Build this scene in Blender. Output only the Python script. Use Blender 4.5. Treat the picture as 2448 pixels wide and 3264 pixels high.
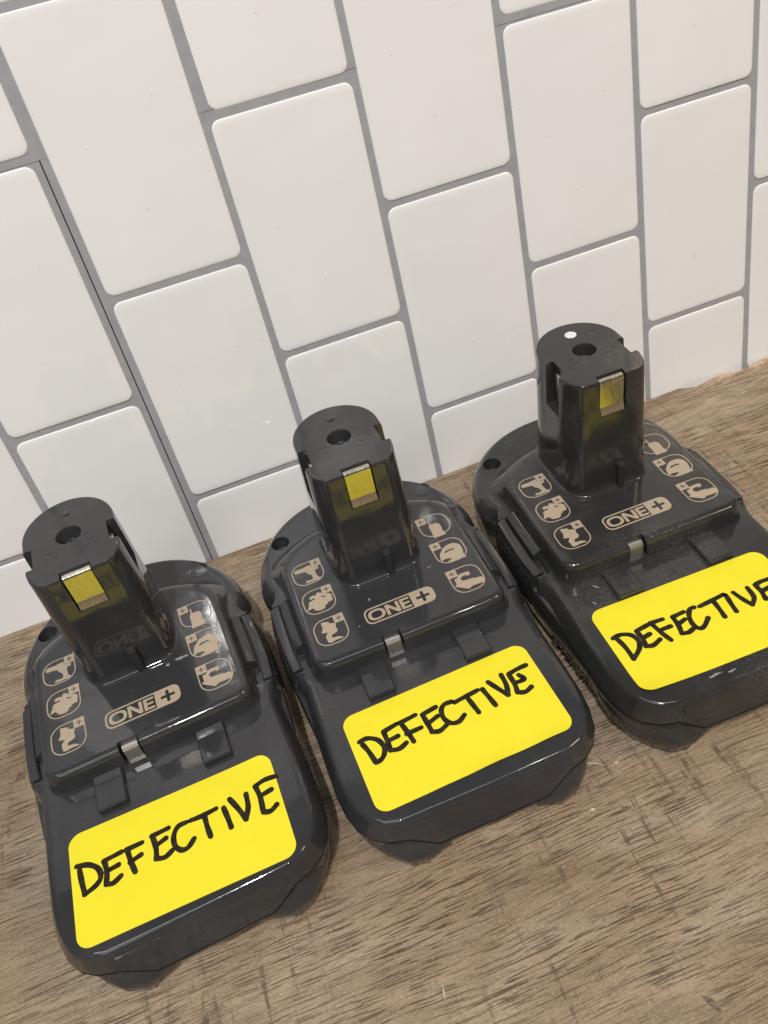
import bpy, bmesh, math, random
from mathutils import Vector, Matrix

# ------------------------------------------------------------------ scene, camera, light
S = 0.0006                      # one modelling unit = 0.6 mm; everything below is in these units
scene = bpy.context.scene
for o in list(bpy.data.objects):
    bpy.data.objects.remove(o)
COL = scene.collection

cam_data = bpy.data.cameras.new('camera')
cam_data.sensor_fit = 'VERTICAL'
cam_data.sensor_height = 24.0
cam_data.lens = 24.0 * 2666.4 / 3264.0
cam_data.clip_start = 0.005
cam_data.clip_end = 50.0
cam = bpy.data.objects.new('camera', cam_data)
COL.objects.link(cam)
_R = Vector((0.93033298, -0.32332271, -0.17304038))
_U = Vector((0.34326429, 0.60175822, 0.72114955))
_F = Vector((0.12903555, 0.73030779, -0.67082066))
m = Matrix(((_R.x, _U.x, -_F.x), (_R.y, _U.y, -_F.y), (_R.z, _U.z, -_F.z))).to_4x4()
m.translation = Vector((107.479, -364.542, 323.955)) * S
cam.matrix_world = m
scene.camera = cam

world = bpy.data.worlds.new('World')
scene.world = world
world.use_nodes = True
wb = world.node_tree.nodes['Background']
wb.inputs[0].default_value = (0.97, 0.985, 1.0, 1)
wb.inputs[1].default_value = 0.11

def area_light(name, loc, target, sx, sy, power, color):
    l = bpy.data.lights.new(name, 'AREA')
    l.shape = 'RECTANGLE'; l.size = sx; l.size_y = sy; l.energy = power; l.color = color
    o = bpy.data.objects.new(name, l); COL.objects.link(o)
    o.location = loc
    o.rotation_euler = (Vector(target) - Vector(loc)).to_track_quat('-Z', 'Y').to_euler()
    return o
C0 = (0.09, -0.06, 0.03)
area_light('ceiling_tube_lamp', (-0.118, -0.775, 1.5), (-0.118, -0.62, 0.0), 0.042, 0.18, 17.5, (0.985, 0.99, 1.0))
area_light('ceiling_spot_lamp', (0.444, -0.827, 1.5), (0.40, -0.75, 0.0), 0.025, 0.045, 3.5, (1.0, 0.97, 0.92))
area_light('ceiling_panel_lamp', (-0.15, -0.42, 0.95), (0.06, 0.0, 0.10), 0.9, 0.12, 2.9, (1.0, 0.99, 0.975))
area_light('wall_fill_light', (-0.50, -0.95, 0.95), (0.10, 0.0, 0.09), 0.6, 0.25, 2.4, (1.0, 0.99, 0.975))  # added fill from the camera side to brighten the wall, no real fitting
area_light('warm_side_lamp', (0.80, -0.50, 0.85), (0.22, 0.0, 0.12), 0.25, 0.25, 3.8, (1.0, 0.78, 0.54))

scene.view_settings.view_transform = 'Standard'
scene.view_settings.look = 'None'
scene.view_settings.gamma = 1.0
scene.view_settings.exposure = -0.10
scene.render.engine = 'CYCLES'
scene.cycles.max_bounces = 8

# ------------------------------------------------------------------ material helpers
def new_mat(name):
    mt = bpy.data.materials.new(name); mt.use_nodes = True
    nt = mt.node_tree
    return mt, nt, nt.nodes['Principled BSDF']
def node(nt, kind, **kw):
    n = nt.nodes.new(kind)
    for k, v in kw.items():
        setattr(n, k, v)
    return n
def coords(nt, scale=(1, 1, 1), loc=(0, 0, 0), rot=(0, 0, 0)):
    """object coordinates in modelling units, then scaled"""
    tc = node(nt, 'ShaderNodeTexCoord')
    m0 = node(nt, 'ShaderNodeVectorMath', operation='SCALE'); m0.inputs['Scale'].default_value = 1.0 / S
    nt.links.new(tc.outputs['Object'], m0.inputs[0])
    mp = node(nt, 'ShaderNodeMapping')
    mp.inputs['Scale'].default_value = scale; mp.inputs['Location'].default_value = loc
    mp.inputs['Rotation'].default_value = rot
    nt.links.new(m0.outputs[0], mp.inputs['Vector'])
    return mp.outputs[0]
def noise(nt, vec, scale=1.0, detail=3.0, rough=0.5, dist=0.0):
    n = node(nt, 'ShaderNodeTexNoise')
    n.inputs['Scale'].default_value = scale; n.inputs['Detail'].default_value = detail
    n.inputs['Roughness'].default_value = rough; n.inputs['Distortion'].default_value = dist
    nt.links.new(vec, n.inputs['Vector'])
    return n.outputs['Fac']
def ramp(nt, fac, stops, interp='LINEAR'):
    r = node(nt, 'ShaderNodeValToRGB')
    r.color_ramp.interpolation = interp
    el = r.color_ramp.elements
    while len(el) < len(stops):
        el.new(0.5)
    for e, (pos, c) in zip(el, stops):
        e.position = pos
        e.color = c if len(c) == 4 else (*c, 1)
    nt.links.new(fac, r.inputs[0])
    return r.outputs[0]
def g(v):
    return (v, v, v, 1)
def mix(nt, fac, a, b, blend='MIX'):
    n = node(nt, 'ShaderNodeMix', data_type='RGBA', blend_type=blend)
    for sock, v in ((0, fac), (6, a), (7, b)):
        if isinstance(v, (int, float)):
            n.inputs[sock].default_value = v
        elif isinstance(v, tuple):
            n.inputs[sock].default_value = v if len(v) == 4 else (*v, 1)
        else:
            nt.links.new(v, n.inputs[sock])
    return n.outputs[2]
def mth(nt, op, a, b):
    n = node(nt, 'ShaderNodeMath', operation=op)
    for i, v in enumerate((a, b)):
        if isinstance(v, (int, float)):
            n.inputs[i].default_value = v
        else:
            nt.links.new(v, n.inputs[i])
    return n.outputs[0]
def bump(nt, bs, height, dist, strength=1.0, prev=None):
    b = node(nt, 'ShaderNodeBump')
    b.inputs['Distance'].default_value = dist * S
    b.inputs['Strength'].default_value = strength
    nt.links.new(height, b.inputs['Height'])
    if prev is not None:
        nt.links.new(prev, b.inputs['Normal'])
    nt.links.new(b.outputs[0], bs.inputs['Normal'])
    return b.outputs[0]

def plastic(name, base, rough, dust, wave=0.0, seed=0.0):
    mt, nt, bs = new_mat(name)
    v = coords(nt, (1, 1, 1), (seed, seed * 0.7, 0))
    n1 = noise(nt, v, 0.035, 4, 0.55)
    n2 = noise(nt, v, 0.9, 6, 0.7)
    n3 = noise(nt, coords(nt, (0.16, 1.9, 1.2), (seed, 3, 1), (0, 0, 0.5)), 1.0, 3, 0.6)
    col = mix(nt, ramp(nt, n1, [(0.35, g(0)), (0.7, g(1))]), base, tuple(c * 1.22 for c in base))
    # dust and handling marks lie in patches of their own shape
    dm = mth(nt, 'MULTIPLY', ramp(nt, n1, [(0.46, g(0)), (0.66, g(1))]), ramp(nt, n2, [(0.44, g(0)), (0.68, g(1))]))
    col = mix(nt, mth(nt, 'MULTIPLY', dm, dust), col, (0.30, 0.28, 0.25))
    spk = ramp(nt, noise(nt, v, 2.4, 2, 0.5), [(0.735, g(0)), (0.76, g(1))])
    col = mix(nt, mth(nt, 'MULTIPLY', spk, 0.25 + 0.5 * dust), col, (0.35, 0.34, 0.33))
    nt.links.new(col, bs.inputs['Base Color'])
    r = mth(nt, 'ADD', mth(nt, 'MULTIPLY', n2, 0.05), rough - 0.025)
    r = mth(nt, 'ADD', r, mth(nt, 'MULTIPLY', dm, 0.30 * min(1, dust * 3)))
    r = mth(nt, 'ADD', r, mth(nt, 'MULTIPLY', ramp(nt, n3, [(0.66, g(0)), (0.72, g(1))]), 0.12))
    nt.links.new(r, bs.inputs['Roughness'])
    bs.inputs['Specular IOR Level'].default_value = 0.5
    h = noise(nt, v, 0.09, 2, 0.4)
    b1 = bump(nt, bs, h, 0.22 + wave, 0.5)
    bump(nt, bs, noise(nt, v, 1.4, 3, 0.6), 0.010, 0.5, b1)
    return mt

P_BASE = (0.030, 0.0305, 0.033)
PLASTIC = [plastic('grey_plastic_a', P_BASE, 0.052, 0.08, 0.0, 11.0),
           plastic('grey_plastic_b', P_BASE, 0.08, 0.07, 0.0, 57.0),
           plastic('grey_plastic_dusty', (0.026, 0.0255, 0.025), 0.12, 0.17, 0.0, 131.0)]

def dotted(name):
    mt, nt, bs = new_mat(name)
    bs.inputs['Base Color'].default_value = (0.016, 0.016, 0.017, 1)
    bs.inputs['Roughness'].default_value = 0.42
    vo = node(nt, 'ShaderNodeTexVoronoi')
    vo.inputs['Scale'].default_value = 0.42; vo.inputs['Randomness'].default_value = 0.45
    nt.links.new(coords(nt), vo.inputs['Vector'])
    bump(nt, bs, ramp(nt, vo.outputs['Distance'], [(0.25, g(1)), (0.45, g(0))]), 0.8, 0.9)
    return mt
GRIP = dotted('black_dotted_grip')

mt, nt, bs = new_mat('gap_shade_black'); BLACK = mt  # near-black that stands for shade in the parting gap
nt.links.new(ramp(nt, noise(nt, coords(nt), 0.3, 4, 0.6), [(0.3, g(0.006)), (0.75, g(0.011))]), bs.inputs['Base Color'])
bs.inputs['Roughness'].default_value = 0.6; bs.inputs['Specular IOR Level'].default_value = 0.15
mt, nt, bs = new_mat('screw_steel'); STEEL = mt
bs.inputs['Base Color'].default_value = (0.22, 0.22, 0.22, 1); bs.inputs['Metallic'].default_value = 0.9
bs.inputs['Roughness'].default_value = 0.33
mt, nt, bs = new_mat('nickel_contact'); NICKEL = mt
bs.inputs['Metallic'].default_value = 1.0
nn = noise(nt, coords(nt, (1, 1, 0.35)), 0.9, 4, 0.6)
nt.links.new(ramp(nt, nn, [(0.3, (0.48, 0.44, 0.36)), (0.75, (0.68, 0.64, 0.55))]), bs.inputs['Base Color'])
nt.links.new(mth(nt, 'ADD', mth(nt, 'MULTIPLY', nn, 0.25), 0.10), bs.inputs['Roughness'])
mt, nt, bs = new_mat('brushed_tab_metal'); TABM = mt
bs.inputs['Metallic'].default_value = 1.0
nt.links.new(ramp(nt, noise(nt, coords(nt, (1, 1, 0.4)), 0.9, 4, 0.6), [(0.3, (0.70, 0.67, 0.60)), (0.75, (0.86, 0.83, 0.77))]), bs.inputs['Base Color'])
bs.inputs['Roughness'].default_value = 0.38
mt, nt, bs = new_mat('tan_print'); PRINT = mt
nt.links.new(ramp(nt, noise(nt, coords(nt), 0.8, 4, 0.6), [(0.3, (0.36, 0.285, 0.205)), (0.75, (0.42, 0.335, 0.245))]), bs.inputs['Base Color'])
bs.inputs['Roughness'].default_value = 0.34
mt, nt, bs = new_mat('white_paint'); WHITE = mt
nt.links.new(ramp(nt, noise(nt, coords(nt), 1.2, 3), [(0.35, g(0.45)), (0.6, g(0.8))]), bs.inputs['Base Color'])
bs.inputs['Roughness'].default_value = 0.5
mt, nt, bs = new_mat('yellow_paper'); YELLOW = mt
v = coords(nt)
yc = ramp(nt, noise(nt, v, 0.06, 3), [(0.3, (0.76, 0.66, 0.022)), (0.75, (0.79, 0.69, 0.027))])
yc = mix(nt, mth(nt, 'MULTIPLY', noise(nt, v, 1.6, 4, 0.7), 0.12), yc, (0.80, 0.66, 0.03))
nt.links.new(yc, bs.inputs['Base Color'])
bs.inputs['Roughness'].default_value = 0.55
bs.inputs['Specular IOR Level'].default_value = 0.3
bump(nt, bs, noise(nt, v, 0.9, 4), 0.09, 0.5, bump(nt, bs, noise(nt, v, 0.05, 2), 0.8, 0.4))
mt, nt, bs = new_mat('black_marker_ink'); INK = mt
nt.links.new(ramp(nt, noise(nt, coords(nt), 0.5, 4, 0.6), [(0.42, (0.012, 0.010, 0.008)), (0.70, (0.035, 0.026, 0.012)), (0.80, (0.085, 0.062, 0.014))]), bs.inputs['Base Color'])
bs.inputs['Roughness'].default_value = 0.5; bs.inputs['Specular IOR Level'].default_value = 0.2

# tiles and grout
def tile_mat():
    mt, nt, bs = new_mat('white_gel_tile')
    v = coords(nt)
    c = ramp(nt, noise(nt, v, 0.012, 3), [(0.3, (0.80, 0.798, 0.792)), (0.7, (0.84, 0.838, 0.832))])
    sp = ramp(nt, noise(nt, v, 0.33, 1, 0.3), [(0.825, g(0)), (0.84, g(1))])
    c = mix(nt, mth(nt, 'MULTIPLY', sp, 0.35), c, (0.25, 0.22, 0.19))
    nt.links.new(c, bs.inputs['Base Color'])
    bs.inputs['Roughness'].default_value = 0.035
    bs.inputs['Specular IOR Level'].default_value = 0.6
    b1 = bump(nt, bs, noise(nt, v, 0.035, 2, 0.4), 0.9, 0.5)
    bump(nt, bs, noise(nt, v, 0.5, 2, 0.5), 0.02, 0.4, b1)
    return mt
TILE = tile_mat()
mt, nt, bs = new_mat('grey_grout_film'); GROUT = mt
nt.links.new(ramp(nt, noise(nt, coords(nt), 0.12, 5, 0.6), [(0.3, (0.315, 0.317, 0.332)), (0.75, (0.375, 0.376, 0.390))]), bs.inputs['Base Color'])
bs.inputs['Roughness'].default_value = 0.36
bump(nt, bs, noise(nt, coords(nt), 0.2, 3), 0.5, 0.4)
mt, nt, bs = new_mat('dark_backing'); BACKING = mt
bs.inputs['Base Color'].default_value = (0.03, 0.024, 0.02, 1); bs.inputs['Roughness'].default_value = 0.8

def wood_mat():
    mt, nt, bs = new_mat('weathered_oak_laminate')
    warp = noise(nt, coords(nt, (0.010, 0.02, 1)), 1.0, 3, 0.5)
    tc = coords(nt)
    # gentle waviness of the grain: shift y with a slow noise of x
    sep = node(nt, 'ShaderNodeSeparateXYZ'); nt.links.new(tc, sep.inputs[0])
    yw = mth(nt, 'ADD', sep.outputs[1], mth(nt, 'MULTIPLY', warp, 9.0))
    cb = node(nt, 'ShaderNodeCombineXYZ')
    nt.links.new(sep.outputs[0], cb.inputs[0]); nt.links.new(yw, cb.inputs[1])
    gv = cb.outputs[0]
    def sc(vec, sx, sy, lx=0.0, ly=0.0):
        mp = node(nt, 'ShaderNodeMapping')
        mp.inputs['Scale'].default_value = (sx, sy, 1); mp.inputs['Location'].default_value = (lx, ly, 0)
        nt.links.new(vec, mp.inputs[0]); return mp.outputs[0]
    big = noise(nt, sc(gv, 0.009, 0.016), 1.0, 3, 0.55)
    mid = noise(nt, sc(gv, 0.03, 0.13, 4, 9), 1.0, 5, 0.62)
    col = mix(nt, ramp(nt, big, [(0.36, g(0)), (0.66, g(1))]), (0.290, 0.203, 0.126), (0.405, 0.316, 0.220))
    col = mix(nt, mth(nt, 'MULTIPLY', ramp(nt, mid, [(0.38, g(0)), (0.70, g(1))]), 0.75), col, (0.185, 0.128, 0.080))
    col = mix(nt, mth(nt, 'MULTIPLY', ramp(nt, noise(nt, sc(gv, 0.02, 0.05, 30, 2), 1.0, 3), [(0.5, g(0)), (0.72, g(1))]), 0.45), col, (0.40, 0.34, 0.26))
    # fine pores: short dark dashes along the grain, two sizes
    where = ramp(nt, noise(nt, sc(gv, 0.014, 0.03, 7, 3), 1.0, 2), [(0.36, g(0.45)), (0.60, g(1))])
    d1 = ramp(nt, noise(nt, sc(gv, 0.058, 1.35), 1.0, 2.0, 0.5), [(0.54, g(0)), (0.585, g(1))])
    d2 = ramp(nt, noise(nt, sc(gv, 0.022, 0.95, 12, 5), 1.0, 3, 0.55), [(0.62, g(0)), (0.65, g(1))])
    d3 = ramp(nt, noise(nt, sc(gv, 0.22, 1.9, 2, 8), 1.0, 2, 0.5), [(0.50, g(0)), (0.66, g(1))])
    col = mix(nt, mth(nt, 'MULTIPLY', mth(nt, 'MULTIPLY', d1, where), 0.92), col, (0.072, 0.040, 0.021))
    col = mix(nt, mth(nt, 'MULTIPLY', d2, 0.85), col, (0.075, 0.042, 0.022))
    col = mix(nt, mth(nt, 'MULTIPLY', d3, 0.35), col, (0.15, 0.095, 0.055))
    grit = noise(nt, sc(tc, 0.75, 1.1, 14, 6), 1.0, 3, 0.7)
    col = mix(nt, mth(nt, 'MULTIPLY', ramp(nt, grit, [(0.52, g(0)), (0.66, g(1))]), 0.40), col, (0.13, 0.085, 0.050))
    col = mix(nt, mth(nt, 'MULTIPLY', ramp(nt, grit, [(0.34, g(1)), (0.46, g(0))]), 0.30), col, (0.48, 0.39, 0.28))
    # saw marks and cracks running across the grain, only in some areas
    cw = ramp(nt, noise(nt, sc(tc, 0.012, 0.010, 50, 20), 1.0, 2), [(0.43, g(0)), (0.58, g(1))])
    cr = ramp(nt, noise(nt, sc(tc, 0.24, 0.020, 3, 1), 1.0, 4, 0.65, ), [(0.555, g(0)), (0.63, g(1))])
    brk = ramp(nt, noise(nt, sc(tc, 0.35, 0.28, 8, 8), 1.0, 4, 0.7), [(0.40, g(0)), (0.56, g(1))])
    cm = mth(nt, 'MULTIPLY', mth(nt, 'MULTIPLY', cw, cr), brk)
    col = mix(nt, mth(nt, 'MULTIPLY', cm, 0.85), col, (0.10, 0.070, 0.045))
    # whitish flecks of worn print
    fl = mth(nt, 'MULTIPLY', ramp(nt, noise(nt, sc(tc, 0.42, 0.55, 21, 33), 1.0, 4, 0.7), [(0.66, g(0)), (0.72, g(1))]), cw)
    col = mix(nt, mth(nt, 'MULTIPLY', fl, 0.55), col, (0.56, 0.50, 0.41))
    # chipped rear edge, raw board showing, at the right-hand end
    ex = ramp(nt, mth(nt, 'DIVIDE', sep.outputs[0], 500.0), [(0.755, g(0)), (0.80, g(1))])
    en = mth(nt, 'ADD', sep.outputs[1], mth(nt, 'MULTIPLY', noise(nt, sc(tc, 0.11, 0.25, 1, 1), 1.0, 4, 0.65), 26.0))
    em = ramp(nt, mth(nt, 'DIVIDE', en, 20.0), [(0.36, g(0)), (0.50, g(1))])
    em = mth(nt, 'MULTIPLY', em, ex)
    raw = ramp(nt, noise(nt, sc(tc, 0.4, 0.5), 1.0, 4, 0.7), [(0.3, (0.20, 0.12, 0.06)), (0.5, (0.52, 0.38, 0.24)), (0.75, (0.62, 0.48, 0.33))])
    col = mix(nt, em, col, raw)
    nt.links.new(col, bs.inputs['Base Color'])
    rg = mth(nt, 'ADD', mth(nt, 'MULTIPLY', mid, 0.22), 0.40)
    nt.links.new(rg, bs.inputs['Roughness'])
    bs.inputs['Specular IOR Level'].default_value = 0.35
    h = mth(nt, 'SUBTRACT', 1.0, mth(nt, 'ADD', mth(nt, 'MULTIPLY', d1, 0.6), mth(nt, 'MULTIPLY', cm, 0.7)))
    bump(nt, bs, h, 0.22, 0.5)
    return mt
WOOD = wood_mat()

# ------------------------------------------------------------------ mesh helpers
def to_mesh(bm, name, angle=32.0):
    bmesh.ops.recalc_face_normals(bm, faces=bm.faces)
    me = bpy.data.meshes.new(name)
    bm.to_mesh(me); bm.free()
    return finish(me, angle)
def finish(me, angle=32.0):
    me.transform(Matrix.Scale(S, 4))
    me.shade_smooth()
    me.set_sharp_from_angle(angle=math.radians(angle))
    return me
def obj(name, me, mat=None, parent=None):
    o = bpy.data.objects.new(name, me); COL.objects.link(o)
    if mat is not None and not me.materials:
        me.materials.append(mat)
    o.parent = parent
    return o
def mirror_half(half):
    """half outline from rear centre (x=0) over x>0 to front centre (x=0) -> closed loop"""
    rest = [(-x, y) for x, y in reversed(half) if abs(x) > 1e-6]
    return half + rest
def normals2(loop):
    n = len(loop); out = []
    for i in range(n):
        a, b, c = Vector(loop[i - 1]), Vector(loop[i]), Vector(loop[(i + 1) % n])
        e1 = (b - a).normalized(); e2 = (c - b).normalized()
        n1 = Vector((-e1.y, e1.x)); n2 = Vector((-e2.y, e2.x))
        s_ = n1 + n2
        if s_.length < 1e-6:
            s_ = n1
        s_.normalize()
        k = 1.0 / max(0.5, s_.dot(n1))
        out.append(s_ * k)
    return out                     # outward for clockwise loops (rear -> right -> front)
def loft(bm, rings, cap0=True, cap1=True):
    vs = [[bm.verts.new(p) for p in r] for r in rings]
    n = len(rings[0])
    for a, b in zip(vs[:-1], vs[1:]):
        for i in range(n):
            j = (i + 1) % n
            bm.faces.new((a[i], a[j], b[j], b[i]))
    if cap0: bm.faces.new(list(reversed(vs[0])))
    if cap1: bm.faces.new(vs[-1])
    return vs
def box(bm, x0, x1, y0, y1, z0, z1, bev=0.0, seg=2):
    vs = [bm.verts.new((x, y, z)) for z in (z0, z1) for x, y in ((x0, y0), (x1, y0), (x1, y1), (x0, y1))]
    fs = [(0, 3, 2, 1), (4, 5, 6, 7), (0, 1, 5, 4), (1, 2, 6, 5), (2, 3, 7, 6), (3, 0, 4, 7)]
    nf = [bm.faces.new([vs[i] for i in f]) for f in fs]
    if bev:
        ed = list({e for f in nf for e in f.edges})
        bmesh.ops.bevel(bm, geom=ed, offset=bev, segments=seg, affect='EDGES', profile=0.6)
def cyl_rings(bm, cx, cy, prof, n=32, cap0=True, cap1=True):
    loft(bm, [[(cx + r * math.cos(2 * math.pi * i / n), cy + r * math.sin(2 * math.pi * i / n), z) for i in range(n)] for r, z in prof], cap0, cap1)
def boolean(me, cutters):
    """me: Mesh in units (unfinished); cutters: list of bmesh; returns new Mesh in units"""
    base = bpy.data.objects.new('tmp_base', me); COL.objects.link(base)
    tmp = []
    for bm in cutters:
        bmesh.ops.recalc_face_normals(bm, faces=bm.faces)
        cm = bpy.data.meshes.new('tmp_cut'); bm.to_mesh(cm); bm.free()
        co = bpy.data.objects.new('tmp_cut', cm); COL.objects.link(co); tmp.append(co)
        md = base.modifiers.new('b', 'BOOLEAN'); md.operation = 'DIFFERENCE'; md.solver = 'EXACT'; md.object = co
    dg = bpy.context.evaluated_depsgraph_get(); dg.update()
    out = bpy.data.meshes.new_from_object(base.evaluated_get(dg))
    for o in tmp + [base]:
        d = o.data; bpy.data.objects.remove(o); bpy.data.meshes.remove(d)
    return out
def raw_mesh(bm):
    bmesh.ops.recalc_face_normals(bm, faces=bm.faces)
    me = bpy.data.meshes.new('raw'); bm.to_mesh(me); bm.free(); return me
def arc(cx, cy, r, a0, a1, n, ry=None):
    ry = r if ry is None else ry
    return [(cx + r * math.cos(math.radians(a0 + (a1 - a0) * i / n)), cy + ry * math.sin(math.radians(a0 + (a1 - a0) * i / n))) for i in range(n + 1)]
def flat_poly(bm, outer, holes=(), z=0.0, th=0.0):
    """filled polygon with holes; th>0 gives it side walls downwards"""
    edges = []
    for lp in (outer, *holes):
        vs = [bm.verts.new((x, y, z)) for x, y in lp]
        edges += [bm.edges.new((vs[i], vs[(i + 1) % len(vs)])) for i in range(len(vs))]
    r = bmesh.ops.triangle_fill(bm, use_beauty=True, use_dissolve=False, edges=edges)
    for f in r['geom']:
        if isinstance(f, bmesh.types.BMFace):
            f.normal_update()
            if f.normal.z < 0: f.normal_flip()
def flat_mesh(bm, name):
    me = bpy.data.meshes.new(name); bm.to_mesh(me); bm.free()
    me.transform(Matrix.Scale(S, 4)); return me
def ring_band(bm, outer, inner, z):
    a = [bm.verts.new((x, y, z)) for x, y in outer]; b = [bm.verts.new((x, y, z)) for x, y in inner]
    n = len(a)
    for i in range(n):
        j = (i + 1) % n
        f = bm.faces.new((a[i], a[j], b[j], b[i])); f.normal_update()
        if f.normal.z < 0: f.normal_flip()

ICON_SHAPES = {
 'drill': [(-38.2, -4.7), (-37.5, -4.2), (-35.0, -4.2), (-33.1, -4.4), (-32.8, -4.0), (-29.5, -3.8), (-29.6, -5.3), (-28.9, -6.1), (-26.1, -6.3), (-26.4, -7.8), (-26.8, -8.1), (-28.2, -8.1), (-28.5, -9.4), (-28.4, -11.1), (-28.1, -13.4), (-26.8, -14.6), (-26.8, -15.3), (-28.3, -15.6), (-29.9, -15.3), (-31.6, -15.4), (-34.2, -15.2), (-34.9, -15.2), (-34.6, -14.4), (-33.8, -13.6), (-32.4, -14.0), (-31.1, -13.9), (-30.6, -13.3), (-30.8, -11.1), (-31.5, -9.9), (-32.4, -9.5), (-32.5, -8.6), (-33.1, -7.5), (-35.5, -6.9), (-37.6, -6.8), (-38.3, -6.3), (-38.5, -5.5)] ,
 'saw': [(-36.0, -23.9), (-35.1, -23.5), (-33.8, -23.3), (-32.6, -24.0), (-32.1, -22.9), (-31.3, -22.3), (-30.5, -23.1), (-29.7, -23.2), (-29.3, -24.5), (-28.7, -24.7), (-26.2, -25.4), (-25.4, -26.8), (-25.7, -29.7), (-26.0, -30.7), (-28.4, -30.8), (-28.5, -31.6), (-30.1, -32.2), (-30.4, -33.4), (-31.7, -34.1), (-33.6, -33.9), (-35.1, -33.3), (-35.8, -31.9), (-36.1, -31.2), (-38.9, -31.7), (-38.8, -31.1), (-38.2, -30.7), (-38.2, -29.8), (-37.5, -29.6), (-37.3, -27.5), (-36.4, -26.5), (-33.4, -26.1), (-33.6, -25.5), (-34.4, -25.3), (-35.5, -25.5), (-36.1, -24.8)] ,
 'sawhole': [(-30.7, -25.4), (-27.8, -26.5), (-29.3, -26.8), (-30.2, -26.3)] ,
 'lamp': [(-35.2, -40.3), (-31.7, -41.4), (-31.9, -42.1), (-31.4, -42.6), (-28.9, -43.6), (-29.2, -45.0), (-29.5, -45.9), (-29.1, -48.0), (-29.8, -48.9), (-31.1, -49.5), (-32.4, -49.6), (-33.0, -50.9), (-32.2, -51.6), (-30.6, -51.6), (-28.6, -52.6), (-27.9, -53.3), (-28.5, -53.7), (-30.0, -53.4), (-32.4, -53.5), (-32.9, -53.8), (-34.4, -53.8), (-35.2, -53.3), (-35.4, -51.2), (-35.5, -49.6), (-33.9, -47.5), (-36.5, -46.8), (-36.5, -46.2), (-35.6, -44.8), (-35.3, -42.8), (-35.5, -41.6)] ,
 'bottle': [(30.1, -4.2), (30.7, -4.2), (30.9, -7.5), (33.9, -7.7), (34.9, -9.0), (35.1, -10.8), (34.7, -14.0), (35.4, -17.4), (33.6, -17.6), (28.7, -17.5), (29.0, -15.3), (29.2, -12.6), (29.2, -9.1), (30.1, -7.5)] ,
 'jig': [(26.8, -28.1), (28.6, -26.1), (29.9, -24.7), (32.6, -23.7), (35.2, -23.7), (36.4, -24.4), (38.0, -25.9), (38.3, -28.3), (38.1, -30.4), (37.5, -32.7), (37.3, -33.9), (38.0, -34.8), (37.5, -35.6), (35.7, -35.4), (32.4, -35.4), (28.5, -35.5), (28.2, -34.8), (29.5, -34.1), (30.9, -33.7), (30.9, -33.0), (28.9, -32.4), (27.3, -32.3), (26.1, -33.0), (25.7, -32.6), (26.1, -30.6)] ,
 'jighole': [(29.1, -28.0), (30.4, -27.1), (32.6, -27.0), (34.4, -27.2), (34.4, -28.3), (32.9, -28.2), (32.7, -27.9), (30.6, -28.3), (29.6, -28.6)] ,
 'clamp': [(28.8, -44.2), (30.7, -43.5), (34.6, -43.7), (35.0, -44.9), (34.5, -46.1), (32.9, -46.3), (32.9, -45.5), (30.7, -45.5), (29.6, -46.2), (29.4, -47.3), (30.4, -48.4), (32.5, -48.5), (35.2, -48.8), (36.0, -49.4), (38.7, -49.5), (39.4, -50.8), (39.0, -52.6), (38.3, -53.4), (35.0, -53.3), (32.5, -53.2), (30.8, -54.3), (29.3, -53.2), (25.4, -50.1), (25.5, -49.4), (26.5, -49.2), (26.6, -46.3), (26.8, -45.4), (28.5, -45.3)] ,
}
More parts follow.
